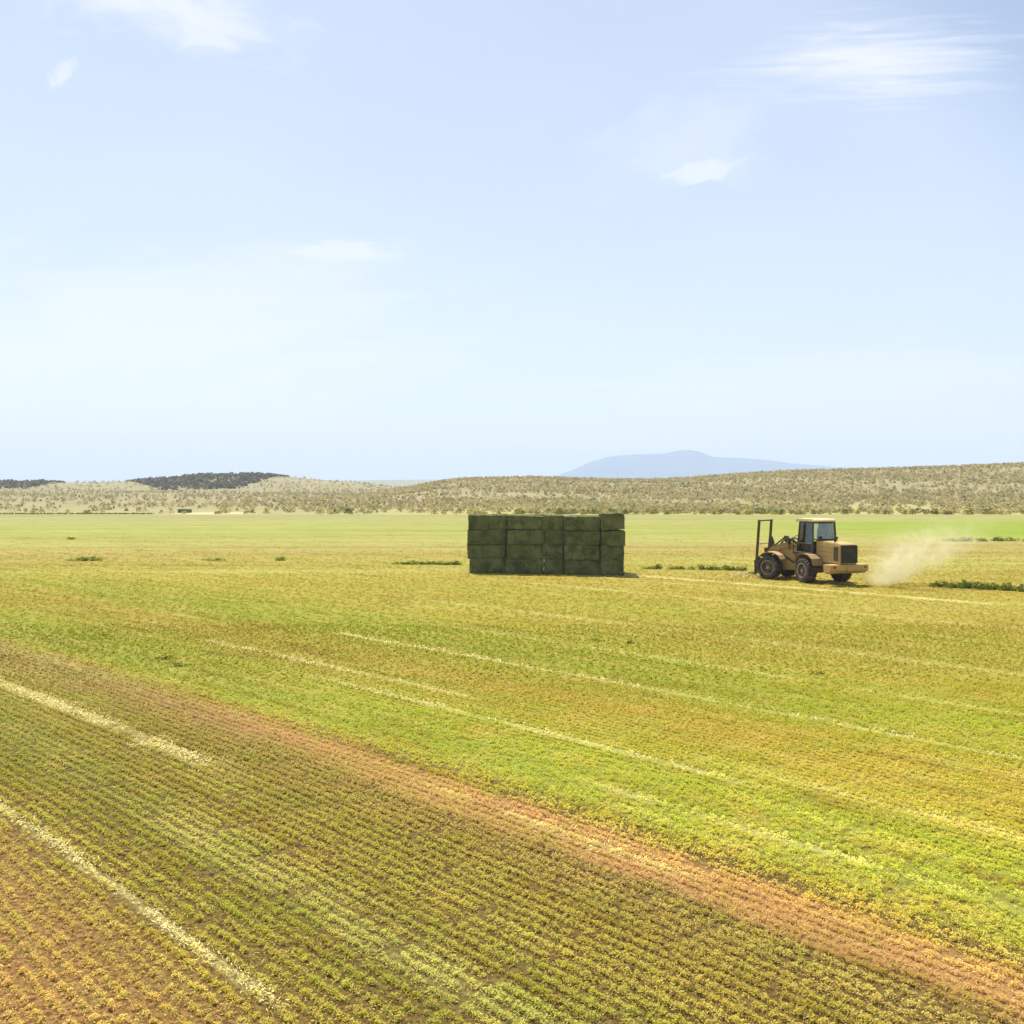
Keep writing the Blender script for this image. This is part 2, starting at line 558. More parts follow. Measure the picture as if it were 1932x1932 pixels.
def ridge(name, prof, Y, depth, mat, label, base=-3.6):
    P = np.array(prof, float)
    X0, X1 = P[0, 0], P[-1, 0]
    U = np.linspace(X0, X1, 160)
    Hh = 5.3 + (910 - np.interp(U, P[:, 0], P[:, 1])) / 1937 * Y
    xs_ = (U - 966) / 1937 * Y
    rows = np.linspace(-1, 1, 17)
    VV = []
    for r_ in rows:
        k = (1 - abs(r_) ** 1.3)
        jit = 1 + .10 * np.sin(U * .11 + r_ * 7) * (1 - k)
        VV.append(np.stack([xs_ * (1 + r_ * depth / Y), np.full_like(xs_, Y + r_ * depth), base - 1 + (Hh - base + 1) * k * jit], -1))
    VV = np.array(VV).reshape(-1, 3)
    ii = np.arange(len(rows) * len(U)).reshape(len(rows), len(U))
    FF = np.stack([ii[:-1, :-1], ii[:-1, 1:], ii[1:, 1:], ii[1:, :-1]], -1).reshape(-1, 4)
    ob = link(name, np_mesh(name, VV, FF, 4, True), mat)
    tag(ob, label, kind='structure')


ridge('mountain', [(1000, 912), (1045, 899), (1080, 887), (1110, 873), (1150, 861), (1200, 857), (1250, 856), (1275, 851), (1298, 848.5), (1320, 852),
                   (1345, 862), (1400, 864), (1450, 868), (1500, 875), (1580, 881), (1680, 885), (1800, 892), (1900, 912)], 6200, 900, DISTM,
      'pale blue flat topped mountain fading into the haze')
ridge('far_hills', [(440, 912), (540, 909), (640, 907.5), (720, 905.5), (800, 905), (900, 905.5), (1050, 906), (1200, 909), (1300, 912)], 2300, 500, FARM,
      'low bluish hills on the horizon')


# ------------------------------------------------------------------ foliage clumps as loose leaves
def leaves(cx, cy, cz, rad, hgt, per, size, asp=2.0, up=.35, tone=None, shell=.0, taper=0.3, flat=0.0):
    """cx.. arrays of clump centres; returns quads of leaves spread through every clump"""
    m = len(cx)
    k = np.repeat(np.arange(m), per)
    N_ = len(k)
    th = rng.uniform(0, 2 * np.pi, N_)
    rr = np.sqrt(rng.uniform(shell, 1, N_))
    hz = rng.uniform(0, 1, N_) ** .8
    env = np.sqrt(np.clip(1 - (hz * .95) ** 2, 0, 1)) * (1 - taper) + taper * (1 - hz)
    px_ = cx[k] + np.cos(th) * rr * rad[k] * env
    py_ = cy[k] + np.sin(th) * rr * rad[k] * env
    pz_ = cz[k] + hz * hgt[k]
    P = np.stack([px_, py_, pz_], -1)
    # leaf directions
    d = rng.normal(size=(N_, 3))
    d[:, 2] = np.abs(d[:, 2]) * up + d[:, 2] * (1 - up)
    d[:, 0] += np.cos(th) * .5
    d[:, 1] += np.sin(th) * .5
    d[:, 2] += up * 1.2
    d /= np.linalg.norm(d, axis=1)[:, None]
    q = rng.normal(size=(N_, 3))
    q[:, 2] += flat * 3
    sd_ = np.cross(d, q)
    sd_ /= np.linalg.norm(sd_, axis=1)[:, None]
    sz = (size[k] * rng.uniform(.6, 1.35, N_))[:, None]
    wv = sd_ * sz * .5
    lv = d * sz * asp
    Vv = np.stack([P - lv * .5, P + wv - lv * .05, P + lv * .5, P - wv - lv * .05], 1).reshape(-1, 3)
    ff = np.arange(N_ * 4).reshape(-1, 4)
    tn = rng.uniform(0, 1, N_) if tone is None else np.clip(tone[k] + rng.uniform(-.22, .22, N_), 0, 1)
    return Vv, ff, np.repeat(tn, 4)


def leaf_obj(name, parts, mat, parent=None):
    off = 0
    VV, FF, TT = [], [], []
    for v, f, t in parts:
        VV.append(v)
        FF.append(f + off)
        TT.append(t)
        off += len(v)
    me = np_mesh(name, np.concatenate(VV), np.concatenate(FF))
    at_ = me.attributes.new('tone', 'FLOAT', 'POINT')
    at_.data.foreach_set('value', np.concatenate(TT).astype(np.float32))
    return link(name, me, mat, parent)


# ------------------------------------------------------------------ stubble in rows
def vnoise(x, y, f, ph=0.0):
    return (np.sin(x * f + ph) * np.cos(y * f * 1.13 + ph * 2.1) + np.sin((x + y) * f * .57 + ph * 3.3) * .7 + np.sin((x - 1.7 * y) * f * 1.9 + ph) * .4) / 2.1


TRACKS = [(45.8, .45, -46, -18), (5.46, .10, -22, -9), (9.1, .22, -40, -18), (20.6, .11, -30, -5), (15.4, .13, -22, -11)]


def scatter(y0, y1, dt, ds, jit):
    smin, smax = -1.1 * y1 - 3, .2 * y1 + 2
    tmin, tmax = 1.0, 1.15 * y1 + .0015 * (y1 + 15) ** 2 + 3
    tt = np.arange(tmin, tmax, dt)
    ss = np.arange(smin, smax, ds)
    S, T = np.meshgrid(ss, tt)
    S = S.ravel() + rng.normal(0, .4, S.size) * ds + .03 * np.sin(T.ravel() * 9)
    T = T.ravel()
    lush = (np.abs(T + .25 * vnoise(S, T, 1.3) - 13.4) < 1.45) | ((T > 20.9) & (T < 24))
    T = T + rng.normal(0, 1, T.size) * np.where(lush, dt * .5, dt * jit)
    x, y = inv_st(S, T)
    ok = (y > y0) & (y <= y1) & (np.abs(x) < .56 * y + 1.5)
    x, y, S, T, lush = x[ok], y[ok], S[ok], T[ok], lush[ok]
    keep = rng.uniform(0, 1, len(x)) < np.clip(.92 + .3 * vnoise(x, y, 1.1) + .25 * vnoise(x, y, 4.3, 2), .5, 1)
    if ds < .1:                                       # plants stand apart at the near left, elsewhere the rows only break here and there
        ph = np.sin(np.round(T / dt) * 12.9898) * 3.0
        dot = np.cos(2 * np.pi * S / .17 + ph)
        brk = vnoise(S * 1.0, np.round(T / dt) * 3.7, 9.0, 1.0) + .5 * vnoise(S, np.round(T / dt) * 5.1, 3.1)
        keep &= np.where(T < 5.2, dot > -.25 + .5 * vnoise(S, T, 5), brk > -.62)
    if dt == .30:
        keep &= rng.uniform(0, 1, len(x)) < np.interp(y, [44, 84], [1, .0])
    elif dt == .60:
        keep &= rng.uniform(0, 1, len(x)) < np.interp(y, [62, 76, 108], [.0, .4, .0])
    strip = np.abs(T - 11.3 + .45 * vnoise(S, T, 2) + .3 * vnoise(S, T, .7)) < .6
    keep &= ~(strip & (rng.uniform(0, 1, len(x)) < .08))
    for tc_, wd, s0, s1 in TRACKS:
        keep &= ~((np.abs(T - tc_) < wd) & (S > s0) & (S < s1) & (rng.uniform(0, 1, len(x)) < .8))
    return x[keep], y[keep], S[keep], T[keep], lush[keep], strip[keep]


def stubble(y0, y1, dt, ds, per, size, rad, h, jit=.10):
    x, y, S, T, lush, strip = scatter(y0, y1, dt, ds, jit)
    hh = h * (1 + .35 * vnoise(x, y, .8, 2) + .3 * vnoise(x, y, 11.0, 4)) * rng.uniform(.6, 1.5, len(x)) * np.where(lush, 1.0, 1) * np.where(strip, .75, 1)
    rd = rad * rng.uniform(.6, 1.4, len(x)) * np.where(lush, 1.1, 1)
    z = np.full(len(x), .02)
    am = np.interp(y, [10, 24, 50], [1, .8, .3])
    tone = np.clip(.5 + am * (.28 * vnoise(x, y, 2.3, 5) + rng.uniform(-.25, .25, len(x))), 0, 1)
    return leaves(x, y, z, rd, hh, per, np.full(len(x), size), 2.0, .22, tone, flat=1.8)


parts = [stubble(8.5, 13, .20, .050, 36, .0125, .072, .068, .06),
         stubble(13, 19, .20, .056, 26, .0155, .073, .066, .06),
         stubble(19, 27, .20, .075, 18, .021, .075, .056, .08),
         stubble(8.5, 14, .29, .23, 16, .013, .055, .035, .5),
         stubble(14, 22, .31, .27, 12, .018, .060, .035, .5),
         stubble(27, 38, .20, .15, 18, .027, .080, .045, .12),
         stubble(38, 85, .30, .26, 13, .036, .15, .040, .3),
         stubble(62, 110, .60, .50, 8, .050, .30, .03, .5)]
for ya, yb, dn, sz_ in [(8.5, 14, 110, .0052), (14, 22, 70, .0075), (22, 34, 30, .012)]:   # cut stalks standing a little above the leaves
    m_ = int(dn * .58 * (yb * yb - ya * ya))
    y = np.sqrt(rng.uniform(ya * ya, yb * yb, m_))
    x = rng.uniform(-.58, .58, m_) * y
    one = np.ones(m_)
    parts.append(leaves(x, y, one * .05, one * .01, one * .05, 1, one * sz_, 11.0, 1.0, one * .95))
for ya, yb, dn, sz_ in [(8.5, 14, 190, .012), (14, 22, 100, .017), (22, 40, 40, .028)]:   # dry clippings lying between the plants
    m_ = int(dn * .58 * (yb * yb - ya * ya))
    y = np.sqrt(rng.uniform(ya * ya, yb * yb, m_))
    x = rng.uniform(-.58, .58, m_) * y
    one = np.ones(m_)
    parts.append(leaves(x, y, one * .025, one * .01, one * .03, 1, one * sz_, 3.5, .05, np.clip(.75 + .25 * vnoise(x, y, 1.9), 0, 1), flat=1.5))
o = leaf_obj('stubble', parts, CROP)
tag(o, 'short clipped hay stubble growing in rows over the field', 'stubble', kind='stuff')

# loose dry straw lying in the pale lines
sx, sy = [], []
for tc_, wd, s0, s1 in [(5.46, .07, -20, -9), (9.1, .17, -40, -17), (20.6, .12, -30, -5), (15.4, .15, -22, -11), (45.8, .45, -46, -18), (11.2, .16, -12, -9), (16.6, .10, -32, -19)]:
    m_ = int((360 if tc_ < 10 else 110) * (s1 - s0) * (.25 if tc_ > 30 else 1))
    S = rng.uniform(s0, s1, m_)
    keep = rng.uniform(0, 1, len(S)) < np.clip(.45 + 1.1 * vnoise(S, S * 0 + tc_, 1.7, tc_) + .5 * vnoise(S, S * 0, 5.1, tc_), .03, 1)
    S = S[keep]
    T = tc_ + rng.normal(0, 1, len(S)) * wd * (1 + .6 * vnoise(S, S * 0, 2.9, tc_)) + .10 * vnoise(S, S * 0, 1.1, tc_)
    x, y = inv_st(S, T)
    sx.append(x)
    sy.append(y)
sx = np.concatenate(sx)
sy = np.concatenate(sy)
ok = (sy > 8.5) & (np.abs(sx) < .56 * sy + 1.5)
sx, sy = sx[ok], sy[ok]
STRAW, n = mat_new('dry_straw')
finish(n, principled(n, lin(222, 206, 140), .9, spec=.1))
o = leaf_obj('straw_litter', [leaves(sx, sy, np.full(len(sx), .03), np.full(len(sx), .02), np.full(len(sx), .05), 1,
                                     .005 + sy * .0005, 5.0, .05, flat=1.0)], STRAW)
tag(o, 'loose pale straw lying in thin lines across the field', 'straw', kind='stuff')


# ------------------------------------------------------------------ uncut green plants
def one_plant(h, rad, per, size, seed):
    m_ = 6
    cx = rng.normal(0, rad * .55, m_)
    cy = rng.normal(0, rad * .35, m_)
    hh = h * rng.uniform(.55, 1.15, m_)
    VV, FF, tt = leaves(cx, cy, cx * 0, np.full(m_, rad * .55), hh, per // m_, np.full(m_, size), 2.4, .7, taper=-.25)
    VV[:, 2] = np.maximum(VV[:, 2], 0.0)
    me = np_mesh('uncut_plant', VV, FF)
    a_ = me.attributes.new('tone', 'FLOAT', 'POINT')
    a_.data.foreach_set('value', tt.astype(np.float32))
    me.materials.append(WEED)
    return me


PL = [one_plant(.34, .26, 170, .055, k) for k in range(4)]
BIGP = [one_plant(.48, .34, 240, .06, k) for k in range(3)]


def plant(me, x, y, label, group, sx_=1.0, sz_=1.0):
    ob = bpy.data.objects.new('uncut_plant', me)
    C.objects.link(ob)
    ob.location = (x, y, .015)
    ob.rotation_euler = (0, 0, random.choice((0, math.pi)) + random.uniform(-.3, .3))
    ob.scale = (sx_ * 1.6, sx_, sz_)
    tag(ob, label, 'plant', group)


for k in range(17):
    f = k / 16
    if k in (1, 6): continue
    plant(PL[k % 4], -7.5 + f * 4.1, 66.2 - f * .6 + random.uniform(-.1, .1), 'dark green uncut plant in the short row ending left of the bale stack',
          'uncut plants left of the bale stack', random.uniform(.5, .85), random.uniform(.45, .85) * (.6 if k < 3 else 1))
for k in range(17):
    f = k / 16
    if k in (3, 8): continue
    plant(PL[(k + 1) % 4], 8.3 + f * 5.6 + random.uniform(-.1, .1), 62.6 - f * 1.3, 'low green uncut plant in the row between bale stack and wheel loader',
          'uncut plants between stack and loader', random.uniform(.5, .85), random.uniform(.45, .95))
for k in range(36):
    f = k / 35
    plant(BIGP[k % 3], 21.3 + f * 6.4 + random.uniform(-.08, .08), 52.0 - f * 4.2 + random.uniform(-.12, .12),
          'tall dark green plant in the dense uncut row right of the dust cloud', 'uncut plants right of the dust cloud',
          random.uniform(.5, .75), random.uniform(.3, .85) * (.5 if k < 2 else 1))
for k, dx in enumerate((0.0, 1.5, 2.8, 4.5, 5.4, 7.2, 8.6)):
    plant(PL[k % 4], 39.2 + dx, 92.0 + random.uniform(-.3, .3), 'dark low plant in the distant row below the bright green patch at right',
          'distant uncut plants at the right edge', 1.5, random.uniform(.7, 1.1))
for x, y, sw, sh, lab in [(-29.45, 69.0, 1.5, .55, 'wide low dark clump, leftmost of three at the left of the field'),
                          (-28.75, 69.0, .9, .75, 'small dark clump, middle one of three at the left of the field'),
                          (-28.0, 69.1, 1.0, .85, 'round dark clump, rightmost of three at the left of the field'),
                          (-20.3, 69.3, 2.0, .42, 'broad flat olive clump alone between two smaller plants'),
                          (-15.6, 69.2, 1.1, .75, 'lone olive plant farther left of the short row beside the bales'),
                          (-40.8, 95.0, 1.3, .6, 'tiny dark plant far back in the pale green part at left'),
                          (-10.4, 30.6, .8, .35, 'flat dark green weed patch above the reddish strip at left'),
                          (-9.5, 29.6, .7, .3, 'smaller dark weed patch just below another at left'),
                          (2.9, 34.1, .5, .3, 'small dark weed in the golden middle of the field'),
                          (3.9, 33.6, .4, .3, 'smaller dark weed right of another in the golden middle'),
                          (8.4, 28.2, .5, .3, 'dark weed at left end of the broken pale patch on the right')]:
    plant(PL[int(abs(x) * 3) % 4], x, y, lab, None, sw, sh)

# strip of taller crop along the far left edge of the field
cxs = np.linspace(-90, -60, 150)
o = leaf_obj('far_crop_edge', [leaves(cxs + rng.normal(0, .2, 150), 171 + rng.normal(0, .3, 150), np.full(150, -.02), np.full(150, .35), np.full(150, .20), 16,
                                      np.full(150, .13), 2.0, .8)], WEED)
tag(o, 'thin dark strip of standing crop along the far left field edge', 'crop strip', kind='stuff')

# ------------------------------------------------------------------ sagebrush
def bush_spots(y0, y1, dens, bias):
    A = (.60 * 2) * (y1 * y1 - y0 * y0) / 2
    m_ = int(A * dens)
    y = np.sqrt(rng.uniform(y0 * y0, y1 * y1, m_))
    x = rng.uniform(-.60, .60, m_) * y
    cl = vnoise(x, y, .09, 1.0) + .6 * vnoise(x, y, .31, 4.0)
    side = np.clip((x / y + .38) / .5, .12, 1.0)            # thinner on the left
    keep = rng.uniform(0, 1, m_) < np.clip(.55 + .6 * cl, .06, 1) * (side if bias else 1)
    return x[keep], y[keep]


bx1, by1 = bush_spots(169, 250, .60, True)
order = np.argsort(by1 + rng.uniform(0, 14, len(by1)))
NB = 230
near_i, rest_i = order[:NB], order[NB:]
BUSH = []
for k in range(5):
    c1 = np.array([0.0])
    v, f, t = leaves(c1, c1, c1, np.array([.55]), np.array([.75]), 130, np.array([.13]), 1.7, .4, flat=.3)
    v[:, 2] = np.maximum(v[:, 2], 0)
    me = np_mesh('sagebrush', v, f)
    a_ = me.attributes.new('tone', 'FLOAT', 'POINT')
    a_.data.foreach_set('value', np.clip(t * .8 + (k - 2) * .14, 0, 1).astype(np.float32))
    me.materials.append(SAGE2)
    BUSH.append(me)
for q in near_i:
    x, y = float(bx1[q]), float(by1[q])
    ob = bpy.data.objects.new('sagebrush', BUSH[random.randrange(5)])
    C.objects.link(ob)
    ob.location = (x, y, float(land(np.array([x]), np.array([y]))[0]) - .02)
    ob.rotation_euler = (0, 0, random.uniform(0, 6.28))
    sca = random.uniform(.6, 1.45)
    ob.scale = (sca * random.uniform(.9, 1.5), sca, sca * random.uniform(.7, 1.0))
    tag(ob, 'rounded olive sagebrush in the first rows just behind the far field edge', 'bush', 'sagebrush bushes along the field edge')
x, y = bx1[rest_i], by1[rest_i]
x2, y2 = bush_spots(250, 455, .34, True)
x3, y3 = bush_spots(455, 690, .035, False)
k3 = x3 / y3 < .0
x3, y3 = x3[k3], y3[k3]
pp = []
for X_, Y_, per, size, rmul in [(x, y, 34, .22, 1.0), (x2, y2, 16, .36, 1.15), (x3, y3, 10, .55, 1.5)]:
    m_ = len(X_)
    sz = rng.uniform(.55, 1.4, m_) * rmul
    pp.append(leaves(X_, Y_, land(X_, Y_) - .02, sz * .6, sz * .75, per, np.full(m_, size), 1.5, .4, rng.uniform(.0, 1, m_), flat=.4))
o = leaf_obj('sagebrush_cover', pp, SAGE)
tag(o, 'tan and olive sagebrush covering the slopes behind the field', 'sagebrush', kind='stuff')

# juniper woods on the left hill
def wood(u0, u1, ytop, ybot, m_, name, label):
    U = rng.uniform(u0, u1, m_)
    f_ = (U - u0) / (u1 - u0)
    lim = np.clip(np.minimum(f_ * 5, (1 - f_) * 3.2), 0, 1)
    y = ytop - (ytop - ybot) * rng.uniform(0, 1, m_) * lim
    x = (U - 966) / 1937 * y
    z = land(x, y) - .2
    sz = rng.uniform(.45, 1.35, m_) * np.clip(lim + .35, 0, 1)
    ob = leaf_obj(name, [leaves(x, y, z, 1.7 * sz, 2.0 * sz, 46, np.full(m_, .75), 1.4, .4, rng.uniform(0, 1, m_))], JUNI)
    tag(ob, label, 'wood', kind='stuff')


wood(238, 545, 694, 575, 900, 'juniper_wood', 'dark grey green wood capping the low hill at left')
wood(-90, 122, 694, 600, 330, 'juniper_thicket', 'dark narrow wood on the skyline at the left edge')

# ------------------------------------------------------------------ hay bales
HAY, n = mat_new('packed_green_hay')
tcn = n.N('ShaderNodeTexCoord')
oi = n.N('ShaderNodeObjectInfo')
geo = n.N('ShaderNodeNewGeometry')
pos = n.N('ShaderNodeVectorMath', operation='MULTIPLY_ADD')
n.L(oi.outputs['Random'], pos.inputs[0])
pos.inputs[1].default_value = (40, 40, 40)
n.L(tcn.outputs['Object'], pos.inputs[2])
vp = pos.outputs[0]
sp = n.N('ShaderNodeSeparateXYZ')
n.L(vp, sp.inputs[0])
flake = n.noise(n.xyz(n.M('MULTIPLY', sp.outputs[0], 9.0), n.M('MULTIPLY', sp.outputs[1], 9.0), n.M('MULTIPLY', sp.outputs[2], 1.2)), 1.0, 4, .7)
blot = n.noise(vp, 1.7, 4, .65)
fib = n.noise(vp, 26.0, 4, .8)
c = n.mix(n.smooth(blot, .3, .7), lin(60, 70, 34), lin(120, 123, 82))
c = n.mix(n.smooth(flake, .5, .7, 0, .6), c, lin(72, 78, 36))
c = n.mix(n.smooth(fib, .52, .72, 0, .7), c, lin(176, 170, 112))
c = n.mix(n.smooth(fib, .45, .3, 0, .7), c, lin(52, 54, 24))
c = n.mix(n.smooth(oi.outputs['Random'], .0, 1.0, 0, .3), c, lin(88, 92, 52))
bp = bump(n, n.M('ADD', flake, n.M('MULTIPLY', fib, .6)), .9, .06)
p = principled(n, c, .95, bump=bp, spec=.05)
finish(n, p)

LOOSE, n = mat_new('loose_hay')
finish(n, principled(n, lin(140, 140, 84), .95, spec=.05))  # paler than the packed hay, painting in the sunlit top rim


def noise3(P, f, ph):
    return (np.sin(P[:, 0] * f + ph) * np.sin(P[:, 1] * f * 1.3 + ph * 2) + np.sin(P[:, 2] * f * 1.7 + P[:, 0] * f * .6 + ph * 3) * .8
            + np.sin((P[:, 0] - P[:, 2]) * f * 2.3 + ph) * .5) / 2.0


def bale_mesh(L_, D_, H_, seed):
    """packed rectangular bale, origin at the bottom centre, bulging a little between its twines"""
    bm = bmesh.new()
    bmesh.ops.create_cube(bm, size=1.0)
    for v in bm.verts:
        v.co = Vector((v.co.x * L_, v.co.y * D_, (v.co.z + .5) * H_))
    bmesh.ops.bevel(bm, geom=bm.edges[:], offset=.030, segments=2, affect='EDGES', profile=.6)
    for ax, ln, nn in ((0, L_, int(L_ / .11)), (1, D_, int(D_ / .14)), (2, H_, int(H_ / .1))):
        for k in range(1, nn):
            co = [0, 0, H_ / 2]
            no = [0, 0, 0]
            co[ax] = (k / nn - .5) * ln * .96 + (H_ / 2 if ax == 2 else 0)
            no[ax] = 1
            bmesh.ops.bisect_plane(bm, geom=bm.verts[:] + bm.edges[:] + bm.faces[:], plane_co=co, plane_no=no)
    P = np.array([v.co[:] for v in bm.verts])
    bm.normal_update()
    Nn = np.array([v.normal[:] for v in bm.verts])
    d = noise3(P, 3.2, seed) * .032 + noise3(P, 15, seed * 1.7) * .020 + rng.normal(0, .012, len(P))
    long_ = 0 if L_ >= D_ else 1
    gro = np.abs(np.sin(P[:, 1 - long_] * np.pi / (min(L_, D_) / 6)))           # shallow grooves of the twines
    d += (gro - .6) * .012 * (np.abs(Nn[:, 2]) > .5)
    d += .002
    P2 = P + Nn * d[:, None]
    lean = .015 * math.sin(seed * 3.1)
    P2[:, 0] += lean * P2[:, 2]
    P2[:, 2] = np.maximum(P2[:, 2], .002)
    for v, q in zip(bm.verts, P2):
        v.co = q
    me = bpy.data.meshes.new('hay_bale')
    bm.to_mesh(me)
    bm.free()
    for p_ in me.polygons:
        p_.use_smooth = True
    return me


def straw_tuft_mesh(L_, D_, H_, seed):
    """wisps sticking out of the faces of a bale"""
    m_ = 330
    side = rng.integers(0, 5, m_)
    u = rng.uniform(-.5, .5, m_)
    v = rng.uniform(0, 1, m_)
    P = np.stack([u * L_, np.full(m_, -D_ / 2), v * H_], -1)
    P[side == 1] = np.stack([u * L_, np.full(m_, D_ / 2), v * H_], -1)[side == 1]
    P[side == 2] = np.stack([np.full(m_, L_ / 2), u * D_, v * H_], -1)[side == 2]
    P[side == 3] = np.stack([np.full(m_, -L_ / 2), u * D_, v * H_], -1)[side == 3]
    P[side == 4] = np.stack([u * L_, (v - .5) * D_, np.full(m_, H_)], -1)[side == 4]
    one = np.ones(m_)
    vv, ff, tt = leaves(P[:, 0], P[:, 1], P[:, 2] - .03, one * .03, one * .07, 1, one * .026, 4.5, .3)
    return vv, ff


stack_yaw = R(-6)
TIER = ['bottom', 'second', 'third', 'top']
# columns of the stack seen from the front: left edge, right edge, front distance, kind, name in labels
COLS = [(-2.52, -.25, 59.7, 'long', 'left end'), (-.30, 1.86, 59.3, 'long', 'left centre'), (1.86, 3.05, 59.15, 'end', 'right centre'),
        (3.04, 5.10, 58.6, 'long', 'right'), (5.10, 6.42, 58.2, 'end', 'right end')]
HT = .835
seed = 1
for ci, (x0, x1, yf, kd, nm) in enumerate(COLS):
    for ti in range(4):
        wdt = x1 - x0
        dep = 1.2 if kd == 'long' else 2.42
        jx = random.uniform(-.05, .05)
        jy = random.uniform(-.07, .07)
        if ci == 0:
            jx = [.08, -.07, -.05, .0][ti]
        if ci == 4:
            jx = [0.0, -.03, .03, .02][ti]
        h = HT
        if ti == 3:
            h = [.85, .80, .84, .80, .93][ci]
        me = bale_mesh(wdt - .03, dep, h, seed)
        seed += 1
        me.materials.append(HAY)
        ob = bpy.data.objects.new('hay_bale', me)
        C.objects.link(ob)
        ob.location = ((x0 + x1) / 2 + jx, yf + dep / 2 + jy, .02 + ti * HT + (.0 if ti < 3 else .01))
        ob.rotation_euler = (R(random.uniform(-.6, .6)), R(random.uniform(-.4, .4)), R(random.uniform(-1.6, 1.6)) - R(3))
        if ti == 3 and ci == 4:
            ob.rotation_euler[1] = R(-3.0)
            ob.location.z += .06
        if ti == 3 and ci == 1:
            ob.rotation_euler[1] = R(1.6)
            ob.location.z += .02
        tag(ob, f'green hay bale {"lying lengthwise" if kd == "long" else "laid end on"}, {TIER[ti]} tier, {nm} column of the stack',
            'hay bale', 'hay bales in the big stack')
        v_, f_ = straw_tuft_mesh(wdt, dep, h, seed)
        me2 = np_mesh('loose_hay', v_, f_)
        w_ = link('loose_hay', me2, LOOSE, ob)
        # the long bales stand two deep
        if kd == 'long':
            ob2 = bpy.data.objects.new('hay_bale', me)
            C.objects.link(ob2)
            ob2.location = (ob.location.x, ob.location.y + 1.23, ob.location.z)
            ob2.rotation_euler = (0, ob.rotation_euler[1], math.pi + R(random.uniform(-1, 1)) - R(3))
            tag(ob2, f'{TIER[ti]} tier hay bale hidden behind the {nm} column of the stack', 'hay bale', 'hay bales in the big stack')

me = bale_mesh(2.1, 1.2, .62, 77)
me.materials.append(HAY)
ob = bpy.data.objects.new('hay_bale', me)
C.objects.link(ob)
ob.location = (-57.4, 180, float(land(np.array([-57.4]), np.array([180.]))[0]) - .02)
tag(ob, 'single small dark bale far off on pale dirt behind the left of the field', 'hay bale')

# pale hay dragged up in front of the forks
m_ = 900
tx = rng.normal(13.05, .42, m_)
ty = rng.normal(57.6, .35, m_)
hz_ = .22 * np.exp(-((tx - 13.05) ** 2 / .35 + (ty - 57.6) ** 2 / .25))
one = np.ones(m_)
me_v, me_f, me_t = leaves(tx, ty, .03 + hz_ * rng.uniform(0, 1, m_), one * .02, one * .04, 1, one * .035, 5.0, .1)
o = link('hay_heap', np_mesh('hay_heap', me_v, me_f), STRAW)
tag(o, 'small pale heap of dry hay on the ground in front of the forks', 'hay')

# ------------------------------------------------------------------ wheel loader
def paint(name, base, dusty, rough=.5, metal=.0, amt=.5, sc_=2.5):
    m, n = mat_new(name)
    t = n.N('ShaderNodeTexCoord')
    g_ = n.N('ShaderNodeNewGeometry')
    a_ = n.noise(g_.outputs['Position'], sc_, 5, .7)
    b_ = n.noise(g_.outputs['Position'], 11.0, 4, .7)
    c_ = n.mix(n.smooth(a_, .4, .68, 0, amt), base, dusty)
    c_ = n.mix(n.smooth(b_, .52, .75, 0, amt * .6), c_, tuple(v * .45 for v in base))
    finish(n, principled(n, c_, n.smooth(a_, .3, .7, rough, min(1, rough + .3)), metal, spec=.4))
    return m


YEL = paint('faded_yellow_paint', lin(180, 148, 86), lin(166, 146, 110), .65, 0, .9)
YEL2 = paint('dirty_yellow_paint', lin(144, 118, 72), lin(134, 118, 88), .6, 0, .8)
CREAM = paint('cream_roof_paint', lin(206, 186, 142), lin(186, 162, 116), .5, 0, .4)
BLK = paint('black_steel', lin(46, 44, 38), lin(104, 92, 66), .6, 0, .5)
MAST = paint('dark_mast_steel', lin(74, 66, 36), lin(112, 98, 56), .55, .2, .5)
TYRE = paint('dusty_rubber', lin(46, 42, 42), lin(108, 96, 82), .85, 0, .8, 3.5)
RIM = paint('dusty_rim', lin(150, 128, 102), lin(176, 154, 126), .7, 0, .7)
GRL = paint('grille_mesh', lin(52, 52, 46), lin(92, 86, 66), .7, 0, .5)
SEAT = paint('seat_cloth', lin(44, 44, 42), lin(70, 66, 58), .8)
LAMP, n = mat_new('lamp_glass')
finish(n, principled(n, lin(230, 225, 205), .15, spec=.6))
REDL, n = mat_new('red_lens')
finish(n, principled(n, lin(150, 30, 20), .2, spec=.6))
CHROME, n = mat_new('cylinder_rod')
finish(n, principled(n, lin(190, 186, 170), .25, 1.0))
GLASS, n = mat_new('cab_glass')
gl = n.N('ShaderNodeBsdfGlossy')
gl.inputs['Roughness'].default_value = .04
gl.inputs['Color'].default_value = (.9, .95, .92, 1)
tp = n.N('ShaderNodeBsdfTransparent')
tp.inputs['Color'].default_value = (.90, .94, .91, 1)
fr = n.N('ShaderNodeFresnel')
fr.inputs['IOR'].default_value = 1.5
mx = n.N('ShaderNodeMixShader')
n.L(n.M('ADD', fr.outputs[0], .05), mx.inputs[0])
n.L(tp.outputs[0], mx.inputs[1])
n.L(gl.outputs[0], mx.inputs[2])
finish(n, mx.outputs[0])


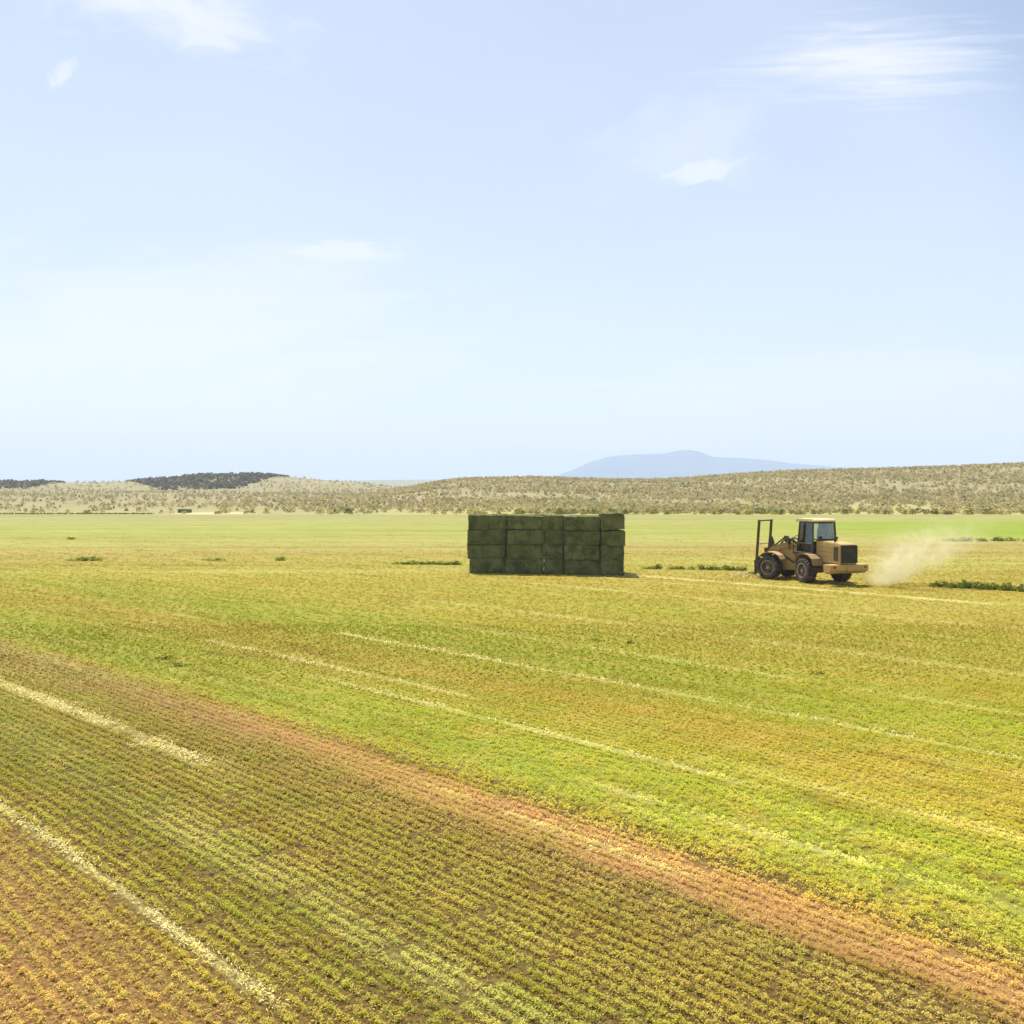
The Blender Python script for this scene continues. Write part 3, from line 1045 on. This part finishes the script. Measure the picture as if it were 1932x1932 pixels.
class B:
    """collects shapes for one mesh, in the loader's own frame"""
    def __init__(s, M=None):
        s.bm = bmesh.new()
        s.M = M or Matrix.Identity(4)

    def prism(s, pts, y0, y1, bev=.02):
        """outline in the x,z plane pulled from y0 to y1"""
        tmp = bmesh.new()
        a = [tmp.verts.new((p[0], y0, p[1])) for p in pts]
        b = [tmp.verts.new((p[0], y1, p[1])) for p in pts]
        tmp.faces.new(a)
        tmp.faces.new(b[::-1])
        for i in range(len(pts)):
            j = (i + 1) % len(pts)
            tmp.faces.new((a[j], a[i], b[i], b[j]))
        bmesh.ops.recalc_face_normals(tmp, faces=tmp.faces[:])
        if bev:
            bmesh.ops.bevel(tmp, geom=tmp.edges[:], offset=bev, segments=2, affect='EDGES', clamp_overlap=True)
        s.add(tmp)
        return s

    def box(s, x0, x1, y0, y1, z0, z1, bev=.02):
        return s.prism([(x0, z0), (x1, z0), (x1, z1), (x0, z1)], y0, y1, bev)

    def tube(s, p, q, r, r2=None, seg=14):
        p, q = Vector(p), Vector(q)
        tmp = bmesh.new()
        bmesh.ops.create_cone(tmp, cap_ends=True, segments=seg, radius1=r, radius2=r2 if r2 is not None else r, depth=(q - p).length)
        Mx = Matrix.Translation((p + q) / 2) @ (q - p).to_track_quat('Z', 'Y').to_matrix().to_4x4()
        bmesh.ops.transform(tmp, matrix=Mx, verts=tmp.verts)
        s.add(tmp)
        return s

    def bar(s, p, q, wx, wy, bev=.008):
        """square bar from p to q"""
        p, q = Vector(p), Vector(q)
        tmp = bmesh.new()
        bmesh.ops.create_cube(tmp, size=1.0)
        for v in tmp.verts:
            v.co = Vector((v.co.x * wx, v.co.y * wy, v.co.z * (q - p).length))
        if bev:
            bmesh.ops.bevel(tmp, geom=tmp.edges[:], offset=bev, segments=1, affect='EDGES')
        d = (q - p).normalized()
        up = Vector((0, 1, 0)) if abs(d.y) < .9 else Vector((1, 0, 0))
        xa = up.cross(d).normalized()
        ya = d.cross(xa).normalized()
        Mx = Matrix.Translation((p + q) / 2) @ Matrix((xa, ya, d)).transposed().to_4x4()
        bmesh.ops.transform(tmp, matrix=Mx, verts=tmp.verts)
        s.add(tmp)
        return s

    def lathe(s, prof, cx, cy, cz, seg=40):
        """profile of (radius, y offset) spun about the y axis"""
        tmp = bmesh.new()
        rings = []
        for r_, yo in prof:
            rings.append([tmp.verts.new((cx + r_ * math.cos(2 * math.pi * k / seg), cy + yo, cz + r_ * math.sin(2 * math.pi * k / seg))) for k in range(seg)])
        for a, b in zip(rings[:-1], rings[1:]):
            for k in range(seg):
                tmp.faces.new((a[k], a[(k + 1) % seg], b[(k + 1) % seg], b[k]))
        for rg in (rings[0], rings[-1]):
            tmp.faces.new(rg)
        bmesh.ops.recalc_face_normals(tmp, faces=tmp.faces[:])
        s.add(tmp)
        return s

    def add(s, tmp):
        me = bpy.data.meshes.new('tmp')
        tmp.to_mesh(me)
        tmp.free()
        s.bm.from_mesh(me)
        bpy.data.meshes.remove(me)

    def out(s, name, mat, parent, smooth=False, label=None):
        bmesh.ops.transform(s.bm, matrix=s.M, verts=s.bm.verts)
        me = bpy.data.meshes.new(name)
        s.bm.to_mesh(me)
        s.bm.free()
        ob = link(name, me, mat, parent)
        if smooth:
            for p_ in me.polygons:
                p_.use_smooth = True
            try:
                me.set_sharp_from_angle(angle=R(35))
            except Exception:
                pass
        if label:
            ob['label'] = label
        return ob


heading = math.atan2(.949, -.311)
LD = empty('wheel_loader', (16.50, 54.37, .02), heading)
tag(LD, 'faded yellow articulated wheel loader with tall fork mast, turning left and trailing dust', 'wheel loader')
turn = math.atan2(.67, -.74) - heading
FM = Matrix.Translation((1.45, 0, 0)) @ Matrix.Rotation(turn, 4, 'Z')     # front half, pivoted at the joint

WR = .645


def wheel(cx, sy, M=None):
    y = 1.08 * sy
    b = B(M)
    wd = .29
    prof = [(.35, -wd * .9), (.48, -wd), (.575, -wd * .98), (.620, -wd * .80), (.635, -wd * .4), (.637, 0), (.635, wd * .4), (.620, wd * .80), (.575, wd * .98), (.48, wd), (.35, wd * .9)]
    b.lathe(prof, cx, y, WR, 48)
    for k in range(22):                              # tread lugs in a chevron
        a_ = 2 * math.pi * k / 22
        for half in (-1, 1):
            aa_ = a_ + (.14 if half > 0 else 0)
            ca, sa = math.cos(aa_), math.sin(aa_)
            ca2, sa2 = math.cos(aa_ + .17), math.sin(aa_ + .17)
            b.bar((cx + ca * .637, y + half * .02, WR + sa * .637), (cx + ca2 * .62, y + half * wd * .96, WR + sa2 * .62), .055, .05, .006)
    t = b.out('wheel', TYRE, LD, True)
    r = B(M)
    r.lathe([(.40, -.20), (.40, -.285), (.36, -.29), (.33, -.18), (.20, -.13), (.16, -.16), (.15, -.25), (.05, -.27)][::1] if sy < 0 else
            [(.40, .20), (.40, .285), (.36, .29), (.33, .18), (.20, .13), (.16, .16), (.15, .25), (.05, .27)], cx, y, WR, 32)
    for k in range(10):
        a_ = 2 * math.pi * k / 10
        r.tube((cx + .245 * math.cos(a_), y + sy * .13, WR + .245 * math.sin(a_)), (cx + .245 * math.cos(a_), y + sy * .17, WR + .245 * math.sin(a_)), .018, seg=6)
    r.out('rim', RIM, t, True)
    return t


wheel(0, 1)
wheel(0, -1)
wheel(1.68, 1, FM)
wheel(1.68, -1, FM)

# rear half
b = B()
b.prism([(-1.9, .75), (1.1, .70), (1.3, .85), (1.3, 1.25), (.9, 1.42), (-1.9, 1.25)], -.42, .42, .03)
b.tube((0, -1.0, WR), (0, 1.0, WR), .15)
b.box(1.0, 1.45, -.30, .30, .55, .80, .02).box(1.0, 1.45, -.30, .30, 1.15, 1.35, .02)
b.tube((1.45, 0, .45), (1.45, 0, 1.45), .09)
b.out('rear_frame', YEL2, LD)
b = B()
b.prism([(-2.26, .78), (-1.90, .60), (-1.60, .64), (-1.55, 1.08), (-2.26, 1.08)], -1.14, 1.14, .04)
b.box(-2.34, -2.22, -.22, .22, .78, .98, .02)
b.out('counterweight', YEL, LD)
hood = B().prism([(-2.14, 1.10), (-.08, 1.10), (-.08, 2.20), (-.6, 2.21), (-2.02, 2.15), (-2.14, 2.06)], -.53, .53, .045).out('hood', YEL, LD)
b = B()
for z in (1.42, 1.66, 1.90):
    for sy in (-1, 1):
        b.box(-1.54, -.3, sy * .533 - .010, sy * .533 + .010, z, z + .035, .004)
b.out('side_rib', YEL2, hood)
b = B()
for k in range(9):
    for sy in (-1, 1):
        b.box(-2.0 + k * .045, -2.0 + k * .045 + .022, sy * .533 - .008, sy * .533 + .008, 1.25, 1.98, .002)
b.out('side_vent', BLK, hood)
b = B().box(-2.175, -2.145, -.47, .47, 1.16, 2.04, .008)
gr = b.out('radiator_grille', GRL, LD)
b = B()
for k in range(14):
    b.box(-2.195, -2.170, -.45, .45, 1.19 + k * .061, 1.215 + k * .061, .004)
b.out('grille_slat', BLK, gr)
b = B()
b.bar((-2.20, .47, 1.16), (-2.20, .47, 2.05), .03, .03).bar((-2.20, -.47, 1.16), (-2.20, -.47, 2.05), .03, .03).bar((-2.20, -.47, 2.05), (-2.20, .47, 2.05), .03, .03)
b.out('grille_frame', BLK, gr)
for sy in (-1, 1):
    B().box(-2.285, -2.262, sy * .92 - .09, sy * .92 + .09, .90, 1.02, .01).out('tail_light', REDL, LD)
    # fender over the rear wheel, bent along the tyre
    b = B()
    pts = [(-.80, .98), (-.66, 1.30), (-.36, 1.49), (.02, 1.54), (.46, 1.50), (.74, 1.28), (.92, .98)]
    outer = pts + [(p[0] * 1.0 + (.03 if p[0] > 0 else -.03) * 0, p[1] - .045) for p in pts[::-1]]
    b.prism(outer, sy * .80 - sy * .26, sy * 1.22, .008) if sy > 0 else b.prism(outer, -1.22, -.54, .008)
    b.out('fender', YEL2, LD)
    b = B()
    b.bar((.98, sy * .72, .45), (.98, sy * .72, 1.5), .04, .04).bar((.98, sy * 1.05, .45), (.98, sy * 1.05, 1.5), .04, .04)
    for z in (.48, .78, 1.08, 1.38):
        b.box(.90, 1.08, sy * .89 - .17, sy * .89 + .17, z, z + .035, .006)
    b.out('step_ladder', BLK, LD)
    b = B()
    b.tube((1.30, sy * .98, 1.5), (1.30, sy * .98, 2.3), .018).tube((1.30, sy * .98, 2.3), (.95, sy * .98, 2.45), .018).tube((.95, sy * .98, 2.45), (.80, sy * .80, 2.45), .018)
    b.out('handrail', BLK, LD)
b = B()
b.tube((-1.35, .26, 2.15), (-1.35, .26, 2.42), .05).tube((-1.35, .26, 2.42), (-1.40, .26, 2.50), .045)
b.out('exhaust_pipe', BLK, LD, True)
b = B()
b.tube((-.75, -.24, 2.18), (-.75, -.24, 2.33), .06).tube((-.75, -.24, 2.33), (-.75, -.24, 2.42), .12, .10).tube((-.75, -.24, 2.42), (-.75, -.24, 2.46), .10, .03)
b.out('air_cleaner', BLK, LD, True)
b = B().box(-.08, 1.42, -.98, .98, 1.45, 1.56, .02)
b.box(-.05, .95, -.70, .70, 1.56, 1.98, .02)
b.out('cab_platform', BLK, LD)

# cab: pillars, roof, panes, seat
cab = B()
zb, zt = 1.56, 3.18
cor = [(-.08, -.74, -.02, -.66), (-.08, .74, -.02, .66), (1.42, -.66, 1.24, -.60), (1.42, .66, 1.24, .60)]
for x0, y0, x1, y1 in cor:
    cab.bar((x0, y0, zb), (x1, y1, zt), .085, .085, .012)
for sy in (-1, 1):
    cab.bar((.62, sy * .74, zb), (.60, sy * .66, zt), .06, .05, .01)
    cab.bar((-.05, sy * .735, 2.02), (1.37, sy * .68, 2.02), .05, .05, .01)
    cab.bar((-.02, sy * .66, 3.14), (1.24, sy * .60, 3.14), .07, .07, .01)
cab.bar((-.06, -.73, 2.26), (-.06, .73, 2.26), .05, .06, .01)
cab.bar((-.02, -.66, 3.14), (-.02, .66, 3.14), .07, .07, .01)
cab.bar((1.24, -.6, 3.14), (1.24, .6, 3.14), .07, .07, .01)
cab.box(1.36, 1.42, -.66, .66, 1.56, 1.95, .01)
cabo = cab.out('cab_frame', MAST, LD)
b = B()
b.prism([(-.10, 3.19), (1.50, 3.19), (1.58, 3.25), (1.44, 3.34), (-.02, 3.34), (-.14, 3.25)], -.70, .70, .03)
rf = b.out('cab_roof', CREAM, LD)
b = B()
b.bar((1.50, .55, 3.24), (1.50, .66, 3.24), .10, .10, .01)
for sy in (-1, 1):
    b = B()
    b.tube((1.56, sy * .55, 3.22), (1.64, sy * .55, 3.22), .06, .075)
    b.out('work_lamp', LAMP, rf, True)


def pane(pts, name='window_pane'):
    me = bpy.data.meshes.new(name)
    bm = bmesh.new()
    vs_ = [bm.verts.new(p) for p in pts]
    f_ = bm.faces.new(vs_)
    nn = f_.normal if f_.normal.length else Vector((0, 0, 1))
    f_.normal_update()
    r_ = bmesh.ops.extrude_face_region(bm, geom=[f_])
    for v in [e for e in r_['geom'] if isinstance(e, bmesh.types.BMVert)]:
        v.co += f_.normal * .006
    bmesh.ops.recalc_face_normals(bm, faces=bm.faces[:])
    bm.to_mesh(me)
    bm.free()
    return link(name, me, GLASS, cabo)


for sy in (-1, 1):
    pane([(.0, sy * .725, 2.05), (.58, sy * .725, 2.05), (.57, sy * .665, 3.10), (.03, sy * .665, 3.10)])
    pane([(.65, sy * .72, 1.60), (1.36, sy * .665, 1.60), (1.20, sy * .61, 3.10), (.63, sy * .655, 3.10)])
pane([(-.06, -.69, 2.29), (-.06, .69, 2.29), (-.02, .62, 3.10), (-.02, -.62, 3.10)])
pane([(1.37, -.61, 1.97), (1.37, .61, 1.97), (1.245, .56, 3.10), (1.245, -.56, 3.10)])
b = B()
b.box(.28, .78, -.27, .27, 1.98, 2.12, .04).prism([(.16, 2.05), (.32, 2.05), (.24, 2.86), (.12, 2.86)], -.25, .25, .04)
b.out('seat', SEAT, LD)
b = B()
b.tube((1.22, 0, 1.6), (1.08, 0, 2.28), .05)
for k in range(16):
    a0, a1 = 2 * math.pi * k / 16, 2 * math.pi * (k + 1) / 16
    b.tube((1.08 + .06 * math.cos(a0) * 1.0, .19 * math.sin(a0), 2.30 + .17 * math.cos(a0)), (1.08 + .06 * math.cos(a1), .19 * math.sin(a1), 2.30 + .17 * math.cos(a1)), .016, seg=6)
b.out('steering_wheel', BLK, LD)

# front half
b = B(FM)
b.prism([(0, .55), (.9, .50), (2.10, .55), (2.20, .95), (1.55, 1.55), (.95, 1.92), (.45, 1.92), (.30, 1.35), (0, 1.30)], -.44, .44, .035)
b.tube((1.68, -1.0, WR), (1.68, 1.0, WR), .15)
b.out('front_frame', YEL, LD)
for sy in (-1, 1):
    b = B(FM)
    pts = [(.93, 1.12), (1.08, 1.34), (1.36, 1.48), (1.72, 1.50), (2.04, 1.40), (2.22, 1.22)]
    outer = pts + [(p[0], p[1] - .04) for p in pts[::-1]]
    b.prism(outer, min(sy * .62, sy * 1.30), max(sy * .62, sy * 1.30), .008)
    b.out('fender', YEL, LD)
    b = B(FM)
    b.prism([(.45, 1.90), (.62, 2.02), (1.20, 1.98), (1.85, 1.72), (2.42, 1.10), (2.62, .62), (2.45, .52), (2.20, .95), (1.70, 1.42), (1.15, 1.68), (.62, 1.72)],
            min(sy * .48, sy * .60), max(sy * .48, sy * .60), .015)
    b.out('lift_arm', YEL2, LD)
    b = B(FM)
    b.tube((.55, sy * .40, .92), (1.20, sy * .40, 1.28), .07).tube((1.20, sy * .40, 1.28), (1.75, sy * .46, 1.56), .035)
    b.out('lift_cylinder', MAST, LD, True)
b = B(FM)
b.prism([(.92, 1.88), (1.18, 1.84), (1.42, 2.20), (1.30, 2.36), (1.12, 2.30)], -.10, .10, .02)
b.tube((.62, 0, 1.98), (1.30, 0, 2.28), .065).tube((1.30, 0, 2.28), (2.35, 0, 1.48), .045)
b.prism([(2.18, 1.40), (2.50, 1.30), (2.55, 1.62), (2.30, 1.66)], -.14, .14, .02)
b.out('tilt_linkage', MAST, LD, True)
for yo in (-.32, -.2, .22, .34):
    b = B(FM)
    P_ = [Vector((.5, yo, 1.90)), Vector((.72, yo * 1.05, 2.17)), Vector((1.0, yo * 1.1, 2.22)), Vector((1.3, yo * 1.1, 2.05)), Vector((1.5, yo, 1.80))]
    for a_, c_ in zip(P_[:-1], P_[1:]):
        b.tube(a_, c_, .03, seg=8)
    b.out('hydraulic_hose', BLK, LD, True)
for sy in (-1, 1):
    b = B(FM)
    b.tube((.72, sy * .70, 1.62), (.72, sy * .70, 1.98), .025).tube((.72, sy * .55, 1.66), (.72, sy * .72, 1.66), .025)
    b.box(.68, .80, sy * .70 - .10, sy * .70 + .10, 1.96, 2.12, .02)
    b.out('headlight_bracket', BLK, LD)
    B(FM).box(.802, .815, sy * .70 - .08, sy * .70 + .08, 1.98, 2.10, .005).out('headlight', LAMP, LD)

# fork mast
for sy in (-1, 1):
    b = B(FM)
    b.bar((2.74, sy * .70, .22), (2.52, sy * .70, 3.20), .13, .10, .01)
    b.bar((2.80, sy * .62, .24), (2.60, sy * .62, 2.2), .07, .06, .01)
    b.out('mast_upright', MAST, LD)
b = B(FM)
b.bar((2.52, -.70, 3.15), (2.52, .70, 3.15), .07, .09, .01)
b.out('mast_crossbar', MAST, LD)
b = B(FM)
b.bar((2.625, -.66, 1.86), (2.625, .66, 1.86), .035, .035, .004)
b.out('mast_crossbar', MAST, LD)
b = B(FM)
b.bar((2.71, -.70, .52), (2.71, .70, .52), .14, .10, .01)
b.out('mast_crossbar', MAST, LD)
b = B(FM)
b.bar((2.68, -.70, 1.02), (2.68, .70, 1.02), .12, .08, .01)
b.out('mast_crossbar', MAST, LD)
for sy in (-1, 1):
    b = B(FM)
    b.prism([(2.50, 1.20), (2.66, 1.15), (2.64, 2.20), (2.50, 2.24), (2.36, 1.9)], min(sy * .60, sy * .80), max(sy * .60, sy * .80), .02) if sy < 0 else \
        b.prism([(2.52, .60), (2.68, .60), (2.68, 1.15), (2.52, 1.2)], .60, .80, .02)
    b.out('mast_bracket', MAST, LD)
b = B(FM)
b.box(2.80, 2.87, -.66, .66, .28, .40, .01).box(2.80, 2.87, -.66, .66, .80, .92, .01)
for yo in (-.5, 0, .5):
    b.box(2.80, 2.86, yo - .04, yo + .04, .28, 1.05, .008)
b.out('fork_carriage', BLK, LD)
for yo in (-.42, .42):
    b = B(FM)
    b.prism([(2.88, .14), (3.9, .14), (3.9, .165), (2.95, .20), (2.95, .95), (2.88, .95)], yo - .07, yo + .07, .006)
    b.out('fork', BLK, LD)

# ------------------------------------------------------------------ dust behind the loader
DUST, n = mat_new('dust')
geo = n.N('ShaderNodeNewGeometry')
sp = n.N('ShaderNodeSeparateXYZ')
n.L(geo.outputs['Position'], sp.inputs[0])
X_, Y_, Z_ = sp.outputs
cxp = n.M('ADD', n.M('MULTIPLY', Z_, 1.2), 18.6)
rad = n.M('ADD', n.M('MULTIPLY', Z_, .60), 1.6)
dx = n.M('SUBTRACT', X_, cxp)
dy = n.M('SUBTRACT', Y_, 52.3)
dd = n.M('DIVIDE', n.M('SQRT', n.M('ADD', n.M('MULTIPLY', dx, dx), n.M('MULTIPLY', n.M('MULTIPLY', dy, dy), .6))), rad)
nz = n.noise(geo.outputs['Position'], .9, 5, .68, 1.2)
f = n.M('MULTIPLY', n.smooth(dd, 1.0, .0), n.smooth(nz, .40, .66))
f = n.M('MULTIPLY', f, n.smooth(Z_, 3.7, .2))
pv = n.N('ShaderNodeVolumePrincipled')
pv.inputs['Color'].default_value = (*lin(242, 236, 200), 1)
pv.inputs['Anisotropy'].default_value = .2
n.L(n.M('MULTIPLY', f, 1.7), pv.inputs['Density'])
finish(n, None, vol=pv.outputs[0])
b = B()
bm = b.bm
bmesh.ops.create_icosphere(bm, subdivisions=3, radius=1.0)
for v in bm.verts:
    z = (v.co.z + 1) * .5 * 3.8
    v.co = Vector((18.6 + z * 1.2 + v.co.x * (2.1 + .75 * z), 52.3 + v.co.y * (2.1 + .7 * z), .03 + z))
o = b.out('dust_cloud', DUST, None)
tag(o, 'pale beige dust cloud rising behind the wheel loader', 'dust cloud', kind='stuff')

# ------------------------------------------------------------------ haze
HZ, n = mat_new('haze')
pv = n.N('ShaderNodeVolumePrincipled')
pv.inputs['Color'].default_value = (.60, .72, .96, 1)
pv.inputs['Density'].default_value = 2.15e-4
pv.inputs['Anisotropy'].default_value = 0.0
finish(n, None, vol=pv.outputs[0])
g = 9990
z0, z1 = -4.9, 215
Vh = [(-g, -g, z0), (g, -g, z0), (g, g, z0), (-g, g, z0), (-g, -g, z1), (g, -g, z1), (g, g, z1), (-g, g, z1)]
o = link('haze', np_mesh('haze', Vh, [(0, 3, 2, 1), (4, 5, 6, 7), (0, 1, 5, 4), (1, 2, 6, 5), (2, 3, 7, 6), (3, 0, 4, 7)]), HZ)
tag(o, 'thin pale haze over the far land', kind='stuff')
